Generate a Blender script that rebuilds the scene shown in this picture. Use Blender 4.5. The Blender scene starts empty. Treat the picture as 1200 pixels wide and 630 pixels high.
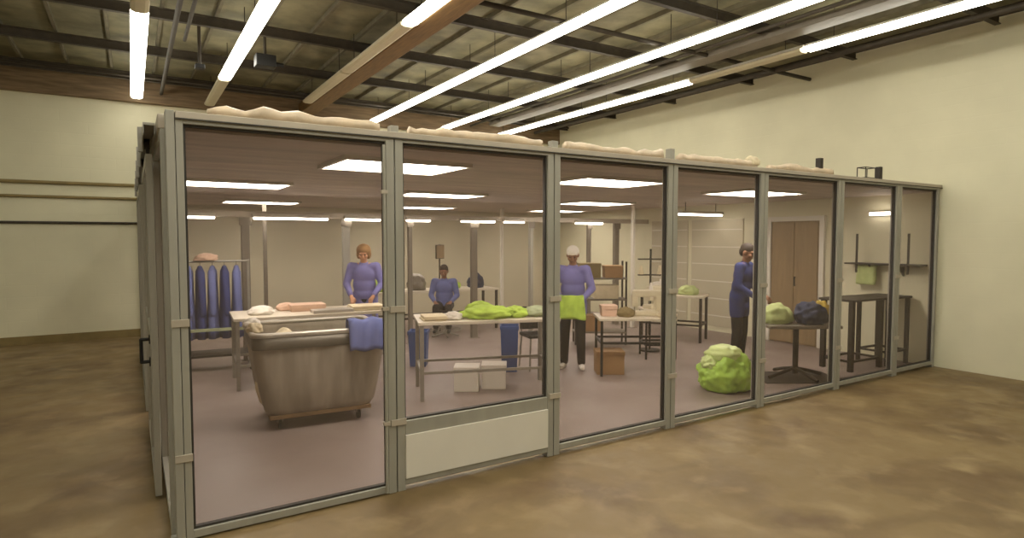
import bpy, bmesh, math, random
from mathutils import Vector, Matrix, noise
C = bpy.context.scene.collection
S = bpy.context.scene
PI = math.pi
R = math.radians
random.seed(7)

# ------------------------------------------------------------------ camera numbers
F_PX, YAW, CAM_H = 712.0, R(32), 1.8
PITCH = math.atan((315 - 278.5) / F_PX)

def ray(x, y):
    cx, cy = (x - 600) / F_PX, (315 - y) / F_PX
    fw = math.cos(PITCH) + cy * math.sin(PITCH)
    up = -math.sin(PITCH) + cy * math.cos(PITCH)
    return (cx * math.cos(YAW) + fw * math.sin(YAW), -cx * math.sin(YAW) + fw * math.cos(YAW), up)

def at_z(x, y, z=0.0):
    a, b, c = ray(x, y); k = (z - CAM_H) / c
    return Vector((a * k, b * k, z))

def at_y(x, y, Y):
    a, b, c = ray(x, y); k = Y / b
    return Vector((a * k, Y, CAM_H + c * k))

# ------------------------------------------------------------------ materials
def lin(c):
    return tuple(((v / 255) / 12.92 if v / 255 <= .04045 else ((v / 255 + .055) / 1.055) ** 2.4) for v in c) + (1,)

MATS = {}
def mat(name, rgb, rough=.6, metal=0.0, var=.12, scale=6.0, bump=0.0, stretch=None, spec=.4, detail=4):
    if name in MATS: return MATS[name]
    m = bpy.data.materials.new(name); m.use_nodes = True
    nt = m.node_tree; b = nt.nodes['Principled BSDF']
    b.inputs['Roughness'].default_value = rough
    b.inputs['Metallic'].default_value = metal
    b.inputs['Specular IOR Level'].default_value = spec
    tc = nt.nodes.new('ShaderNodeTexCoord'); mp = nt.nodes.new('ShaderNodeMapping')
    nt.links.new(tc.outputs['Object'], mp.inputs['Vector'])
    if stretch: mp.inputs['Scale'].default_value = stretch
    n = nt.nodes.new('ShaderNodeTexNoise'); n.inputs['Scale'].default_value = scale; n.inputs['Detail'].default_value = detail
    nt.links.new(mp.outputs['Vector'], n.inputs['Vector'])
    r = nt.nodes.new('ShaderNodeValToRGB')
    c = lin(rgb)
    r.color_ramp.elements[0].position = .3; r.color_ramp.elements[1].position = .7
    r.color_ramp.elements[0].color = tuple(v * (1 - var) for v in c[:3]) + (1,)
    r.color_ramp.elements[1].color = tuple(min(1, v * (1 + var)) for v in c[:3]) + (1,)
    nt.links.new(n.outputs['Fac'], r.inputs['Fac'])
    nt.links.new(r.outputs['Color'], b.inputs['Base Color'])
    if bump:
        bp = nt.nodes.new('ShaderNodeBump'); bp.inputs['Strength'].default_value = bump; bp.inputs['Distance'].default_value = .02
        nt.links.new(n.outputs['Fac'], bp.inputs['Height']); nt.links.new(bp.outputs['Normal'], b.inputs['Normal'])
    MATS[name] = m
    return m

def emit(name, rgb, strength):
    if name in MATS: return MATS[name]
    m = bpy.data.materials.new(name); m.use_nodes = True
    nt = m.node_tree; nt.nodes.clear()
    o = nt.nodes.new('ShaderNodeOutputMaterial'); e = nt.nodes.new('ShaderNodeEmission')
    e.inputs['Color'].default_value = lin(rgb); e.inputs['Strength'].default_value = strength
    nt.links.new(e.outputs[0], o.inputs['Surface'])
    MATS[name] = m
    return m

def concrete(name, base, stain, pale, scale, rough):
    m = bpy.data.materials.new(name); m.use_nodes = True
    nt = m.node_tree; b = nt.nodes['Principled BSDF']; L = nt.links.new
    tc = nt.nodes.new('ShaderNodeTexCoord')
    def tex(sc, det, dist=0.0):
        n = nt.nodes.new('ShaderNodeTexNoise'); n.inputs['Scale'].default_value = sc; n.inputs['Detail'].default_value = det
        n.inputs['Distortion'].default_value = dist
        L(tc.outputs['Object'], n.inputs['Vector']); return n
    def ramp(src, p0, p1):
        r = nt.nodes.new('ShaderNodeMapRange'); r.inputs['From Min'].default_value = p0; r.inputs['From Max'].default_value = p1
        L(src.outputs['Fac'], r.inputs['Value']); return r
    def mix(fac, a, bb):
        x = nt.nodes.new('ShaderNodeMix'); x.data_type = 'RGBA'
        L(fac.outputs[0], x.inputs['Factor'])
        if isinstance(a, tuple): x.inputs['A'].default_value = a
        else: L(a.outputs['Result'], x.inputs['A'])
        x.inputs['B'].default_value = bb
        return x
    a = mix(ramp(tex(scale, 6, .6), .45, .75), lin(base), lin(stain))
    a = mix(ramp(tex(scale * 2.3, 5, .3), .52, .8), a, lin(pale))
    L(a.outputs['Result'], b.inputs['Base Color'])
    rr = ramp(tex(scale * 3, 4), .2, .8)
    rr.inputs['To Min'].default_value = rough - .1; rr.inputs['To Max'].default_value = rough + .15
    L(rr.outputs[0], b.inputs['Roughness'])
    bp = nt.nodes.new('ShaderNodeBump'); bp.inputs['Strength'].default_value = .08
    L(tex(40, 3).outputs['Fac'], bp.inputs['Height']); L(bp.outputs['Normal'], b.inputs['Normal'])
    MATS[name] = m
    return m

def block_wall(name, rgb, course=.4):
    """painted block wall, faint courses"""
    m = mat(name, rgb, .65, 0, .05, 1.3, 0)
    nt = m.node_tree; b = nt.nodes['Principled BSDF']; L = nt.links.new
    geo = nt.nodes.new('ShaderNodeTexCoord'); sep = nt.nodes.new('ShaderNodeSeparateXYZ')
    L(geo.outputs['Object'], sep.inputs[0])
    add = nt.nodes.new('ShaderNodeMath'); add.operation = 'ADD'
    L(sep.outputs['X'], add.inputs[0]); L(sep.outputs['Y'], add.inputs[1])
    cb = nt.nodes.new('ShaderNodeCombineXYZ'); L(add.outputs[0], cb.inputs['X']); L(sep.outputs['Z'], cb.inputs['Y'])
    br = nt.nodes.new('ShaderNodeTexBrick'); br.inputs['Scale'].default_value = 1.0
    br.inputs['Brick Width'].default_value = course * 2; br.inputs['Row Height'].default_value = course * .5
    br.inputs['Mortar Size'].default_value = .008
    L(cb.outputs[0], br.inputs['Vector'])
    bp = nt.nodes.new('ShaderNodeBump'); bp.inputs['Strength'].default_value = .25; bp.inputs['Distance'].default_value = .01
    bp.invert = True
    L(br.outputs['Fac'], bp.inputs['Height']); L(bp.outputs['Normal'], b.inputs['Normal'])
    return m

def clear_sheet(name, tint, haze):
    m = bpy.data.materials.new(name); m.use_nodes = True
    nt = m.node_tree; nt.nodes.clear(); L = nt.links.new
    o = nt.nodes.new('ShaderNodeOutputMaterial')
    t = nt.nodes.new('ShaderNodeBsdfTransparent'); t.inputs['Color'].default_value = lin(tint)
    g = nt.nodes.new('ShaderNodeBsdfGlossy'); g.inputs['Roughness'].default_value = .12
    d = nt.nodes.new('ShaderNodeBsdfDiffuse'); d.inputs['Color'].default_value = lin((170, 155, 140))
    fc = nt.nodes.new('ShaderNodeLayerWeight'); fc.inputs['Blend'].default_value = .5
    pw = nt.nodes.new('ShaderNodeMath'); pw.operation = 'POWER'; pw.inputs[1].default_value = 5
    L(fc.outputs['Facing'], pw.inputs[0])
    lw = nt.nodes.new('ShaderNodeMapRange'); lw.inputs['To Min'].default_value = .012; lw.inputs['To Max'].default_value = .3
    L(pw.outputs[0], lw.inputs['Value'])
    m1 = nt.nodes.new('ShaderNodeMixShader'); m1.inputs[0].default_value = haze
    L(t.outputs[0], m1.inputs[1]); L(d.outputs[0], m1.inputs[2])
    m2 = nt.nodes.new('ShaderNodeMixShader'); L(lw.outputs[0], m2.inputs[0])
    L(m1.outputs[0], m2.inputs[1]); L(g.outputs[0], m2.inputs[2])
    L(m2.outputs[0], o.inputs['Surface'])
    MATS[name] = m
    return m

M_FLOOR = concrete('warehouse_concrete', (122, 102, 66), (90, 68, 40), (144, 124, 88), 1.3, .5)
M_FLOOR_IN = concrete('inner_floor_coating', (136, 122, 115), (124, 110, 103), (146, 133, 126), .5, .45)
M_WALL = block_wall('painted_block_wall', (212, 207, 178))
M_WALL_IN = block_wall('inner_painted_wall', (186, 178, 154))
M_DECK = mat('roof_deck_foil', (118, 112, 86), .7, 0, .38, 2.6, .5, None, .3, 7)
M_PURLIN = mat('dark_purlin_steel', (58, 50, 38), .7, 0, .2, 8)
M_JOIST = mat('joist_timber', (104, 97, 76), .8, 0, .2, 6)
M_GLULAM = mat('laminated_timber', (116, 88, 50), .6, 0, .25, 5, 0, (8, .6, 8))
M_LEDGER = mat('ledger_timber', (126, 106, 80), .7, 0, .3, 4, 0, (.6, 6, 6))
M_FRAME = mat('brushed_aluminium', (158, 155, 143), .5, .1, .06, 12, 0, (1, 1, .2))
M_FRAME_D = mat('dark_gasket', (54, 50, 44), .6, 0, .1)
M_BEAM = mat('header_aluminium', (178, 168, 152), .5, .15, .06, 5)
M_CLEAR = clear_sheet('clear_sheet', (238, 234, 231), .09)
M_PANEL = mat('offwhite_panel', (218, 213, 200), .5, 0, .03, 3)
M_CEIL_IN = mat('inner_ceiling_sheet', (176, 160, 148), .7, 0, .18, 2.2, .3, (.5, 3, 1))
M_LIT = emit('lit_lens', (255, 250, 234), 9.0)
M_LIT_IN = emit('lit_inner_lens', (255, 250, 240), 14.0)
M_LENS_OFF = mat('unlit_lens', (190, 180, 150), .4, 0, .04)
M_HOUSING = mat('white_enamel', (196, 190, 176), .4, 0, .05)
M_STEEL = mat('galvanised_steel', (150, 146, 136), .4, .5, .1, 14)
M_STAIN = mat('stainless_steel', (190, 184, 172), .35, .5, .06, 10)
M_DSTEEL = mat('dark_steel', (52, 46, 40), .5, .2, .15, 10)
M_BLACK = mat('black_plastic', (26, 25, 24), .5, 0, .1)
M_WHITE = mat('white_plastic', (222, 216, 204), .45, 0, .04)
M_CREAM = mat('cream_cloth', (216, 202, 170), .9, 0, .1, 9, .3)
M_GREEN = mat('lime_cloth', (168, 196, 76), .85, 0, .22, 9, .4)
M_PGREEN = mat('pale_green_cloth', (178, 190, 128), .85, 0, .15, 9, .4)
M_GGREEN = mat('grey_green_cloth', (158, 166, 132), .9, 0, .15, 9, .4)
M_BAG = mat('lime_bag', (166, 206, 84), .35, 0, .28, 7, .6)
M_BAGTOP = mat('white_bag_film', (206, 224, 150), .4, 0, .1, 8, .5)
M_BLUE = mat('blue_cotton', (98, 108, 158), .85, 0, .12, 8, .3)
M_DBLUE = mat('dark_blue_cotton', (48, 58, 110), .85, 0, .15, 8, .3)
M_VIOLET = mat('violet_blue_cotton', (116, 114, 170), .85, 0, .12, 8, .3)
M_NAVY = mat('navy_cotton', (46, 52, 74), .9, 0, .15, 8, .3)
M_BLUEBIN = mat('blue_bin_plastic', (58, 84, 140), .5, 0, .08)
M_TROUSER = mat('black_trousers', (30, 28, 30), .9, 0, .15, 8)
M_SKIN = mat('skin', (186, 136, 104), .55, 0, .06)
M_SKIN2 = mat('skin_deep', (140, 98, 72), .55, 0, .06)
M_HAIRG = mat('ginger_hair', (140, 104, 62), .7, 0, .2, 30)
M_HAIRD = mat('dark_hair', (46, 34, 26), .7, 0, .2, 30)
M_CANVAS = mat('brown_canvas', (152, 143, 128), .75, 0, .22, 3, .35, (3, 3, .6))
M_RIM = mat('dark_rim', (84, 78, 66), .4, .3, .1)
M_WOOD = mat('plywood_base', (124, 98, 66), .7, 0, .15, 5)
M_TABLETOP = mat('pale_laminate', (206, 196, 176), .4, 0, .04)
M_CARD = mat('cardboard', (158, 124, 84), .85, 0, .08)
M_BROWN = mat('brown_door_veneer', (140, 118, 86), .55, 0, .12, 4, 0, (4, 4, .4))
M_OLIVE = mat('olive_carton', (128, 112, 72), .85, 0, .1)
M_YELLOW = mat('mustard_cloth', (170, 146, 60), .9, 0, .12, 8, .3)
M_PINK = mat('pink_paper', (214, 180, 156), .8, 0, .08)
M_MACHINE = mat('beige_enamel', (206, 196, 168), .4, 0, .04)
M_SHEET = mat('dark_sheet', (62, 56, 48), .9, 0, .15, 20)
M_FILM = mat('crumpled_film', (206, 186, 158), .4, 0, .18, 7, .5)
M_DUCT = mat('grey_duct', (120, 112, 100), .5, .2, .08)

# ------------------------------------------------------------------ mesh helpers
class MB:
    def __init__(s): s.bm = bmesh.new()
    def box(s, x0, x1, y0, y1, z0, z1, bev=0.0, rot=None):
        g = bmesh.ops.create_cube(s.bm, size=1)
        vs = g['verts']
        for v in vs:
            v.co = Vector(((x0 + x1) / 2 + v.co.x * (x1 - x0), (y0 + y1) / 2 + v.co.y * (y1 - y0), (z0 + z1) / 2 + v.co.z * (z1 - z0)))
        if rot is not None:
            c = Vector(((x0 + x1) / 2, (y0 + y1) / 2, (z0 + z1) / 2))
            for v in vs: v.co = c + rot @ (v.co - c)
        if bev:
            es = list({e for v in vs for e in v.link_edges})
            bmesh.ops.bevel(s.bm, geom=es, offset=bev, segments=2, affect='EDGES', profile=.6)
        return s
    def rod(s, a, b, r, r2=None, n=12):
        a, b = Vector(a), Vector(b); d = b - a
        g = bmesh.ops.create_cone(s.bm, cap_ends=True, segments=n, radius1=r, radius2=r if r2 is None else r2, depth=d.length)
        q = d.to_track_quat('Z', 'Y'); mid = (a + b) / 2
        for v in g['verts']: v.co = mid + q @ v.co
        return s
    def path(s, pts, r, n=10):
        for a, b in zip(pts, pts[1:]): s.rod(a, b, r, n=n)
        for p in pts[1:-1]: s.ball(p, (r, r, r), 8)
        return s
    def ball(s, c, rad, n=16, rot=None):
        g = bmesh.ops.create_uvsphere(s.bm, u_segments=n, v_segments=max(6, n * 2 // 3), radius=1)
        for v in g['verts']:
            p = Vector((v.co.x * rad[0], v.co.y * rad[1], v.co.z * rad[2]))
            v.co = Vector(c) + (rot @ p if rot is not None else p)
        return s
    def cap(s, a, ra, b, rb, n=14):
        s.rod(a, b, ra, rb, n); s.ball(a, (ra,) * 3, n); s.ball(b, (rb,) * 3, n); return s
    def rings(s, rings, close=True):
        """loft closed rings of points"""
        vv = [[s.bm.verts.new(p) for p in r] for r in rings]
        n = len(vv[0])
        for a, b in zip(vv, vv[1:]):
            for i in range(n):
                s.bm.faces.new((a[i], a[(i + 1) % n], b[(i + 1) % n], b[i]))
        if close:
            s.bm.faces.new(list(reversed(vv[0]))); s.bm.faces.new(vv[-1])
        return s
    def prism(s, poly, y0, y1):
        """polygon in XZ pulled along Y"""
        return s.rings([[(x, y0, z) for x, z in poly], [(x, y1, z) for x, z in poly]])
    def build(s, name, m, parent=None, loc=None, rz=None, smooth=False):
        bmesh.ops.recalc_face_normals(s.bm, faces=s.bm.faces)
        me = bpy.data.meshes.new(name); s.bm.to_mesh(me); s.bm.free()
        me.materials.append(m)
        if smooth:
            for p in me.polygons: p.use_smooth = True
        o = bpy.data.objects.new(name, me); C.objects.link(o)
        if parent: o.parent = parent
        if loc is not None: o.location = loc
        if rz is not None: o.rotation_euler.z = rz
        return o

def melt(o, voxel, it=6):
    """union overlapping volumes into one continuous skin"""
    md = o.modifiers.new('u', 'REMESH'); md.mode = 'VOXEL'; md.voxel_size = voxel; md.use_smooth_shade = True
    sm = o.modifiers.new('s', 'SMOOTH'); sm.iterations = it; sm.factor = .5
    dg = bpy.context.evaluated_depsgraph_get()
    me = bpy.data.meshes.new_from_object(o.evaluated_get(dg))
    o.modifiers.clear(); old = o.data; o.data = me; bpy.data.meshes.remove(old)
    for p in me.polygons: p.use_smooth = True
    return o

def thing(name, label, cat, loc=(0, 0, 0), rz=0.0, group=None):
    o = bpy.data.objects.new(name, None); C.objects.link(o); o.empty_display_size = .1
    o.location = loc; o.rotation_euler = (0, 0, rz); o['label'] = label; o['category'] = cat
    if group: o['group'] = group
    return o

def tag(o, label, cat, group=None):
    o['label'] = label; o['category'] = cat
    if group: o['group'] = group
    return o

def struct(o):
    o['kind'] = 'structure'; return o

def dup(root, loc, rz, label, group=None):
    r = root.copy(); C.objects.link(r); r.location = loc; r.rotation_euler = (0, 0, rz); r['label'] = label
    if group: r['group'] = group
    for ch in list(root.children):
        c = ch.copy(); C.objects.link(c); c.parent = r
        for g in list(ch.children):
            d = g.copy(); C.objects.link(d); d.parent = c
    return r

def lump(name, m, size, seed, amp=.25, freq=2.0, loc=(0, 0, 0), rz=0.0, parent=None, flat=.45, sub=4):
    """crumpled soft heap with a flat underside resting at z = 0"""
    bm = bmesh.new(); bmesh.ops.create_icosphere(bm, subdivisions=sub, radius=1)
    off = Vector((seed * 7.3, seed * 3.1, seed * 1.7))
    for v in bm.verts:
        d = v.co.normalized()
        k = 1 + amp * (noise.noise(d * freq + off) + .5 * noise.noise(d * freq * 2.3 + off) + .3 * noise.noise(d * freq * 5 + off))
        p = d * k
        if p.z < -flat: p.z = -flat + (p.z + flat) * .05
        v.co = Vector((p.x * size[0] / 2, p.y * size[1] / 2, (p.z + flat) * size[2] / (1 + flat)))
    zmin = min(v.co.z for v in bm.verts)
    for v in bm.verts: v.co.z -= zmin
    me = bpy.data.meshes.new(name); bm.to_mesh(me); bm.free(); me.materials.append(m)
    for p in me.polygons: p.use_smooth = True
    o = bpy.data.objects.new(name, me); C.objects.link(o); o.location = loc; o.rotation_euler.z = rz
    if parent: o.parent = parent
    return o

IMG = -YAW   # heading of things that stand square to the camera

# ------------------------------------------------------------------ room shell
YF, YB, XS, XR = 4.05, 13.0, .195, 9.5     # partition front, back wall, partition side, right wall
XL, YN = -6.0, -4.5
DECK = 4.72
TOP = 2.53; CEIL = 2.43
struct(MB().box(XL - .2, XR + .2, YN - .2, YB + .2, -.2, 0).build('floor', M_FLOOR))
struct(MB().box(XS + .05, XR, YF + .05, YB, 0, .004).build('floor_inner', M_FLOOR_IN))
struct(MB().box(XL - .2, XR + .2, YB, YB + .2, 0, DECK + .2).build('wall_back', M_WALL))
struct(MB().box(XR, XR + .2, YN - .2, YB + .2, 0, DECK + .2).build('wall_right', M_WALL))
struct(MB().box(XL - .2, XL, YN - .2, YB + .2, 0, DECK + .2).build('wall_left', M_WALL))
struct(MB().box(XL - .2, XR + .2, YN - .2, YN, 0, DECK + .2).build('wall_near', M_WALL))
ceil = struct(MB().box(XL - .2, XR + .2, YN - .2, YB + .2, DECK, DECK + .2).build('ceiling', M_DECK))
x = XL + .3
while x < XR - .2:
    MB().box(x - .02, x + .02, YN, YB, DECK - .06, DECK + .01).build('joist', M_JOIST, ceil)
    x += .61
struct(MB().box(XL, XR, YB - .14, YB, 4.22, 4.62, .01).build('trim_1', M_LEDGER))
struct(MB().box(XR - .1, XR, YN, YB - .14, 4.62, DECK, .01).build('trim_2', M_PURLIN))
struct(MB().box(XL, XS - .05, YB - .02, YB, 0, .14).build('baseboard_back', M_OLIVE))
struct(MB().box(XS + .05, XR, YB - .03, YB, 0, CEIL).build('wall_inner_back', M_WALL_IN))

NTH = ['first', 'second', 'third', 'fourth', 'fifth', 'sixth', 'seventh', 'eighth', 'ninth', 'tenth']
for i, y in enumerate([12.4, 10.6, 8.8, 7.0, 5.2, 3.4, 1.6, -.2, -2.0]):
    b = MB()
    poly = [(-.035, 4.50), (.035, 4.50), (.035, 4.512), (.012, 4.52), (.012, 4.612), (.035, 4.62), (.035, 4.632), (-.035, 4.632), (-.035, 4.62), (-.012, 4.612), (-.012, 4.52), (-.035, 4.512)]
    b.rings([[(X, y + p[0], p[1]) for p in poly] for X in (XL, XR - .1)])
    o = b.build('ceiling_purlin', M_PURLIN)
    tag(o, f'dark purlin under the roof deck, {NTH[i]} one out from the back wall', 'roof beam', 'roof purlins')
o = MB().box(2.93, 3.23, YN, YB - .14, 4.3, 4.50, .012).build('ceiling_girder', M_GLULAM)
tag(o, 'deep orange-brown laminated timber girder running to the back wall', 'roof beam')
# conduits and duct under the roof
def conduit(pts, r, label, m=M_PURLIN):
    return tag(MB().path(pts, r).build('ceiling_conduit', m, smooth=True), label, 'pipe', 'pipes under the roof')
conduit([(.52, YN + .1, 4.40), (.52, YB - .2, 4.40)], .03, 'dark pipe to the right of the leftmost row of lights')
conduit([(.66, YN + .1, 4.40), (.66, 9.2, 4.40)], .022, 'thin dark pipe running beside the thicker pipe by the leftmost lights')
conduit([(3.3, 5.98, 4.39), (XR - .01, 5.98, 4.39)], .03, 'dark pipe crossing from the timber girder to the right wall')
conduit([(XL + .1, 11.7, 4.41), (8.9, 11.7, 4.41)], .022, 'dark pipe crossing the roof near the back wall')
conduit([(6.75, YN + .1, 4.40), (6.75, 12.6, 4.40)], .025, 'dark pipe between the two rightmost rows of lights')
conduit([(8.55, YN + .1, 4.40), (8.55, 12.6, 4.40)], .04, 'thick dark pipe closest to the right wall')
o = MB().box(7.0, 7.28, YN + .1, 12.2, 4.36, 4.44, .008).build('cable_tray', M_DUCT)
tag(o, 'flat grey cable tray hung under the roof beside the rightmost lights', 'cable tray')
t = thing('junction_box', 'dark box with stub pipes hung beside the second row of lights', 'electrical box', (1.62, 9.0, 4.14))
MB().box(-.13, .13, -.1, .1, 0, .16, .012).build('box_body', M_BLACK, t)
MB().rod((0, 0, .16), (0, 0, .59), .02).build('drop_pipe', M_PURLIN, t)
MB().rod((.13, 0, .06), (.24, 0, .06), .03).build('cable_gland', M_BLACK, t)
t = thing('pipe_drop', 'short dark pipe drop with fitting beside the leftmost lights', 'pipe', (.85, 9.4, 4.1))
MB().rod((0, 0, .05), (0, 0, .63), .022).build('pipe', M_PURLIN, t)
MB().box(-.06, .06, -.06, .06, 0, .06, .01).build('fitting', M_BLACK, t)

# ---- strip lights: rows along the depth of the hall
def make_strip(X, y0, y1, lit, label, z=4.25):
    t = thing('fluorescent_light', label, 'ceiling light', (X, (y0 + y1) / 2, z), 0, 'hanging fluorescent strip lights')
    h = (y1 - y0) / 2 - .015
    poly = [(-.06, .05), (-.04, .085), (.04, .085), (.06, .05)]
    MB().rings([[(a, -h, b) for a, b in poly], [(a, h, b) for a, b in poly]]).build('housing', M_HOUSING, t)
    lens = [(-.062, .05), (.062, .05), (.09, .032), (.08, .004), (.045, -.01), (-.045, -.01), (-.08, .004), (-.09, .032)]
    MB().rings([[(a, -h + .02, b) for a, b in lens], [(a, h - .02, b) for a, b in lens]]).build('lens', M_LIT if lit else M_LENS_OFF, t)
    for s in (-1, 1):
        MB().rod((0, s * h * .7, .08), (0, s * h * .7, DECK - z), .005, n=8).build('hanger', M_DSTEEL, t)
    return t
rows = [
 ('an added unseen row at left', -2.9, [(7.6, 10.0, 1), (5.2, 7.6, 1), (2.8, 5.2, 1), (.4, 2.8, 1), (-2.0, .4, 1)]),  # row added out of view to brighten the left wall and floor
 ('the leftmost row in view', .14, [(10.3, 12.7, 1), (7.9, 10.3, 1), (5.5, 7.9, 0), (3.1, 5.5, 1), (.7, 3.1, 1), (-1.7, .7, 1), (-4.1, -1.7, 1)]),
 ('the second row from the left', 1.29, [(10.5, 12.7, 0), (8.1, 10.5, 1), (5.7, 8.1, 1), (3.3, 5.7, 1), (.9, 3.3, 1), (-1.5, .9, 1)]),
 ('the row beside the timber girder', 2.78, [(9.1, 11.5, 0), (6.7, 9.1, 0), (4.3, 6.7, 1), (1.9, 4.3, 1), (-.5, 1.9, 1), (-2.9, -.5, 1)]),
 ('the third row from the right', 4.42, [(10.3, 12.7, 1), (7.9, 10.3, 1), (5.5, 7.9, 1), (3.1, 5.5, 1), (.7, 3.1, 1), (-1.7, .7, 1), (-4.1, -1.7, 1)]),
 ('the second row from the right', 6.06, [(10.2, 12.6, 1), (7.8, 10.2, 1), (5.4, 7.8, 1), (3.0, 5.4, 1), (.6, 3.0, 1)]),
 ('the row along the right wall', 7.6, [(11.6, 12.75, 1), (9.2, 11.6, 1), (6.8, 9.2, 1), (4.85, 6.8, 0), (2.45, 4.85, 1), (.05, 2.45, 1)]),
]
for rn, X, segs in rows:
    for i, (a, b, lit) in enumerate(segs):
        make_strip(X, a, b, lit, f"{'lit' if lit else 'unlit'} white strip light, {NTH[i]} from the far end of {rn}")

# ------------------------------------------------------------------ left strip of the back wall
for z, r, lab in [(2.74, .03, 'upper dark pipe fixed along the back wall left of the enclosure'),
                  (2.50, .025, 'middle dark pipe fixed along the back wall left of the enclosure'),
                  (2.06, .022, 'lowest dark pipe fixed along the back wall left of the enclosure')]:
    tag(MB().rod((XL + .1, YB - r, z), (.1, YB - r, z), r).build('wall_pipe', M_OLIVE if r > .023 else M_PURLIN, smooth=True), lab, 'pipe', 'pipes on the back wall')

# ------------------------------------------------------------------ clear-panel enclosure: front
PX = [.22, 1.55, 2.91, 4.27, 5.62, 7.05, 8.38, 9.46]
def panel(x0, x1, label, solid=None, bottom=.03, hi=TOP - .05, width=.062, left=None):
    """framed clear panel in the front line; local x along the wall"""
    t = thing('clear_screen', label, 'partition panel', (x0, YF, 0), 0, 'framed clear panels of the enclosure front')
    w = x1 - x0; s = width; d = .04; sl = left or s
    f = MB()
    f.box(.004, sl, -d, d, 0, hi, .004).box(w - s, w - .004, -d, d, 0, hi, .004)
    f.box(sl, w - s, -d, d, hi - .022, hi, .003).box(sl, w - s, -d, d, bottom - .02, bottom + .025, .003)
    z0 = bottom + .025
    if solid:
        f.box(sl, w - s, -d, d, solid, solid + .1, .004); z1 = solid + .1
    f.build('frame', M_FRAME, t)
    lo = z1 if solid else z0
    g = MB(); e = .013
    g.box(sl, sl + e, -.018, .018, lo, hi - .022).box(w - s - e, w - s, -.018, .018, lo, hi - .022)
    g.box(sl + e, w - s - e, -.018, .018, hi - .022 - e, hi - .022).box(sl + e, w - s - e, -.018, .018, lo, lo + e)
    g.build('gasket', M_FRAME_D, t)
    MB().box(sl + e, w - s - e, -.003, .003, lo + e, hi - .022 - e).build('clear_pane', M_CLEAR, t)
    if solid:
        q = MB().box(sl, w - s, -d - .012, d - .01, z0, solid, .003).build('kick_panel', M_PANEL, t)
        q['label'] = 'solid off-white lower panel'
    for z in (.48, 1.28):
        MB().box(-.045, sl + .006, -d - .012, -d, z, z + .045, .003).build('clamp', M_BEAM, t)
    return t
plabels = ['tall clear panel nearest the camera, canvas laundry truck behind it',
           'clear panel with a solid off-white lower part, beside the truck panel',
           'clear panel with the worker holding green cloth behind it',
           'clear panel with the full lime-green bag standing behind it',
           'clear panel with the pedestal table and brown double door behind it',
           'narrow clear panel with the left bench frame behind it',
           'clear panel furthest right, meeting the right wall']
for i in range(7):
    a, b = PX[i], PX[i + 1]
    panel(a + (.003 if i == 0 else 0), b, plabels[i], .40 if i == 1 else None, .06 if i else .03, left=.044 if i == 0 else None)
t = thing('corner_post', 'grey aluminium corner post of the enclosure, nearest the camera', 'post', (PX[0], YF, 0))
MB().box(-.042, .004, -.045, .045, 0, TOP, .005).build('post', M_FRAME, t)
MB().box(-.07, .006, -.07, .07, 0, .012, .003).build('base_plate', M_FRAME, t)
t = thing('header_beam', 'pale grey header beam along the top of the enclosure front', 'beam', (PX[0], YF, TOP - .05))
MB().box(.008, XR - PX[0], -.05, .06, 0, .047, .005).build('beam', M_BEAM, t)
MB().box(.008, XR - PX[0], -.055, -.05, 0, .008).build('drip_lip', M_FRAME_D, t)
# vertical stubs above the header
for i, (px, h) in enumerate([(461, .05), (648, .06), (785, .10), (960, .18), (1030, .16)]):
    p = at_y(px, 200, YF + .01)
    lab = ['above the kick-panel bay left end', 'above the kick-panel bay right end', 'above the joint left of the green bag panel', 'above the brown double door', 'above the bench frames'][i]
    tag(MB().box(-.03, .03, -.03, .03, 0, h, .004).build('post_stub', M_FRAME if i < 3 else M_DSTEEL, None, (p.x, YF + .01, TOP - .005)), f'short post end sticking up {lab}', 'post', 'post ends over the header')
# crumpled sheeting lying on the header
def film(x0, x1, seed, label):
    bm = MB(); n = int((x1 - x0) / .05); rr = []
    for i in range(n + 1):
        X = x0 + (x1 - x0) * i / n
        h = .07 + .035 * noise.noise(Vector((X * 3, seed, 0))) + .03 * noise.noise(Vector((X * 9, seed, 2)))
        w = .09 + .03 * noise.noise(Vector((X * 4, seed, 5)))
        h = max(h, .02)
        rr.append([(X, -w * .5, 0), (X, -w * .42, h * .8), (X, 0, h), (X, w * .42, h * .7), (X, w * .5, 0)])
    bm.rings(rr)
    return tag(bm.build('film_roll', M_FILM, None, (0, YF + .01, TOP - .006), smooth=True), label, 'plastic sheet', 'crumpled plastic on the header')
film(.40, 1.45, 1, 'crumpled pinkish film on the header over the laundry truck panel')
film(1.68, 2.8, 2, 'crumpled pinkish film on the header over the kick-panel bay')
film(3.05, 4.15, 3, 'crumpled pinkish film on the header over the green cloth worker')
film(4.4, 5.5, 4, 'crumpled pale film on the header over the lime bag panel')
film(5.75, 6.9, 5, 'crumpled pale film on the header over the brown double door')
p = at_y(882, 196, YF)
tag(lump('cloth_bundle', M_CREAM, (.22, .1, .09), 3, .2, 2, (p.x, YF + .01, TOP + .02)), 'white bundle lying on the header right of the lime bag', 'bundle')
t = thing('wire_crate', 'small open wire crate on the header above the bench frames', 'crate', (at_y(1016, 206, YF).x, YF + .01, TOP - .005))
b = MB()
for sx in (-.11, .11):
    for sy in (-.05, .05): b.rod((sx, sy, 0), (sx, sy, .13), .006, n=8)
for z in (.006, .13):
    for sy in (-.05, .05): b.rod((-.11, sy, z), (.11, sy, z), .006, n=8)
    for sx in (-.11, .11): b.rod((sx, -.05, z), (sx, .05, z), .006, n=8)
b.build('wire_frame', M_DSTEEL, t)
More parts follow.
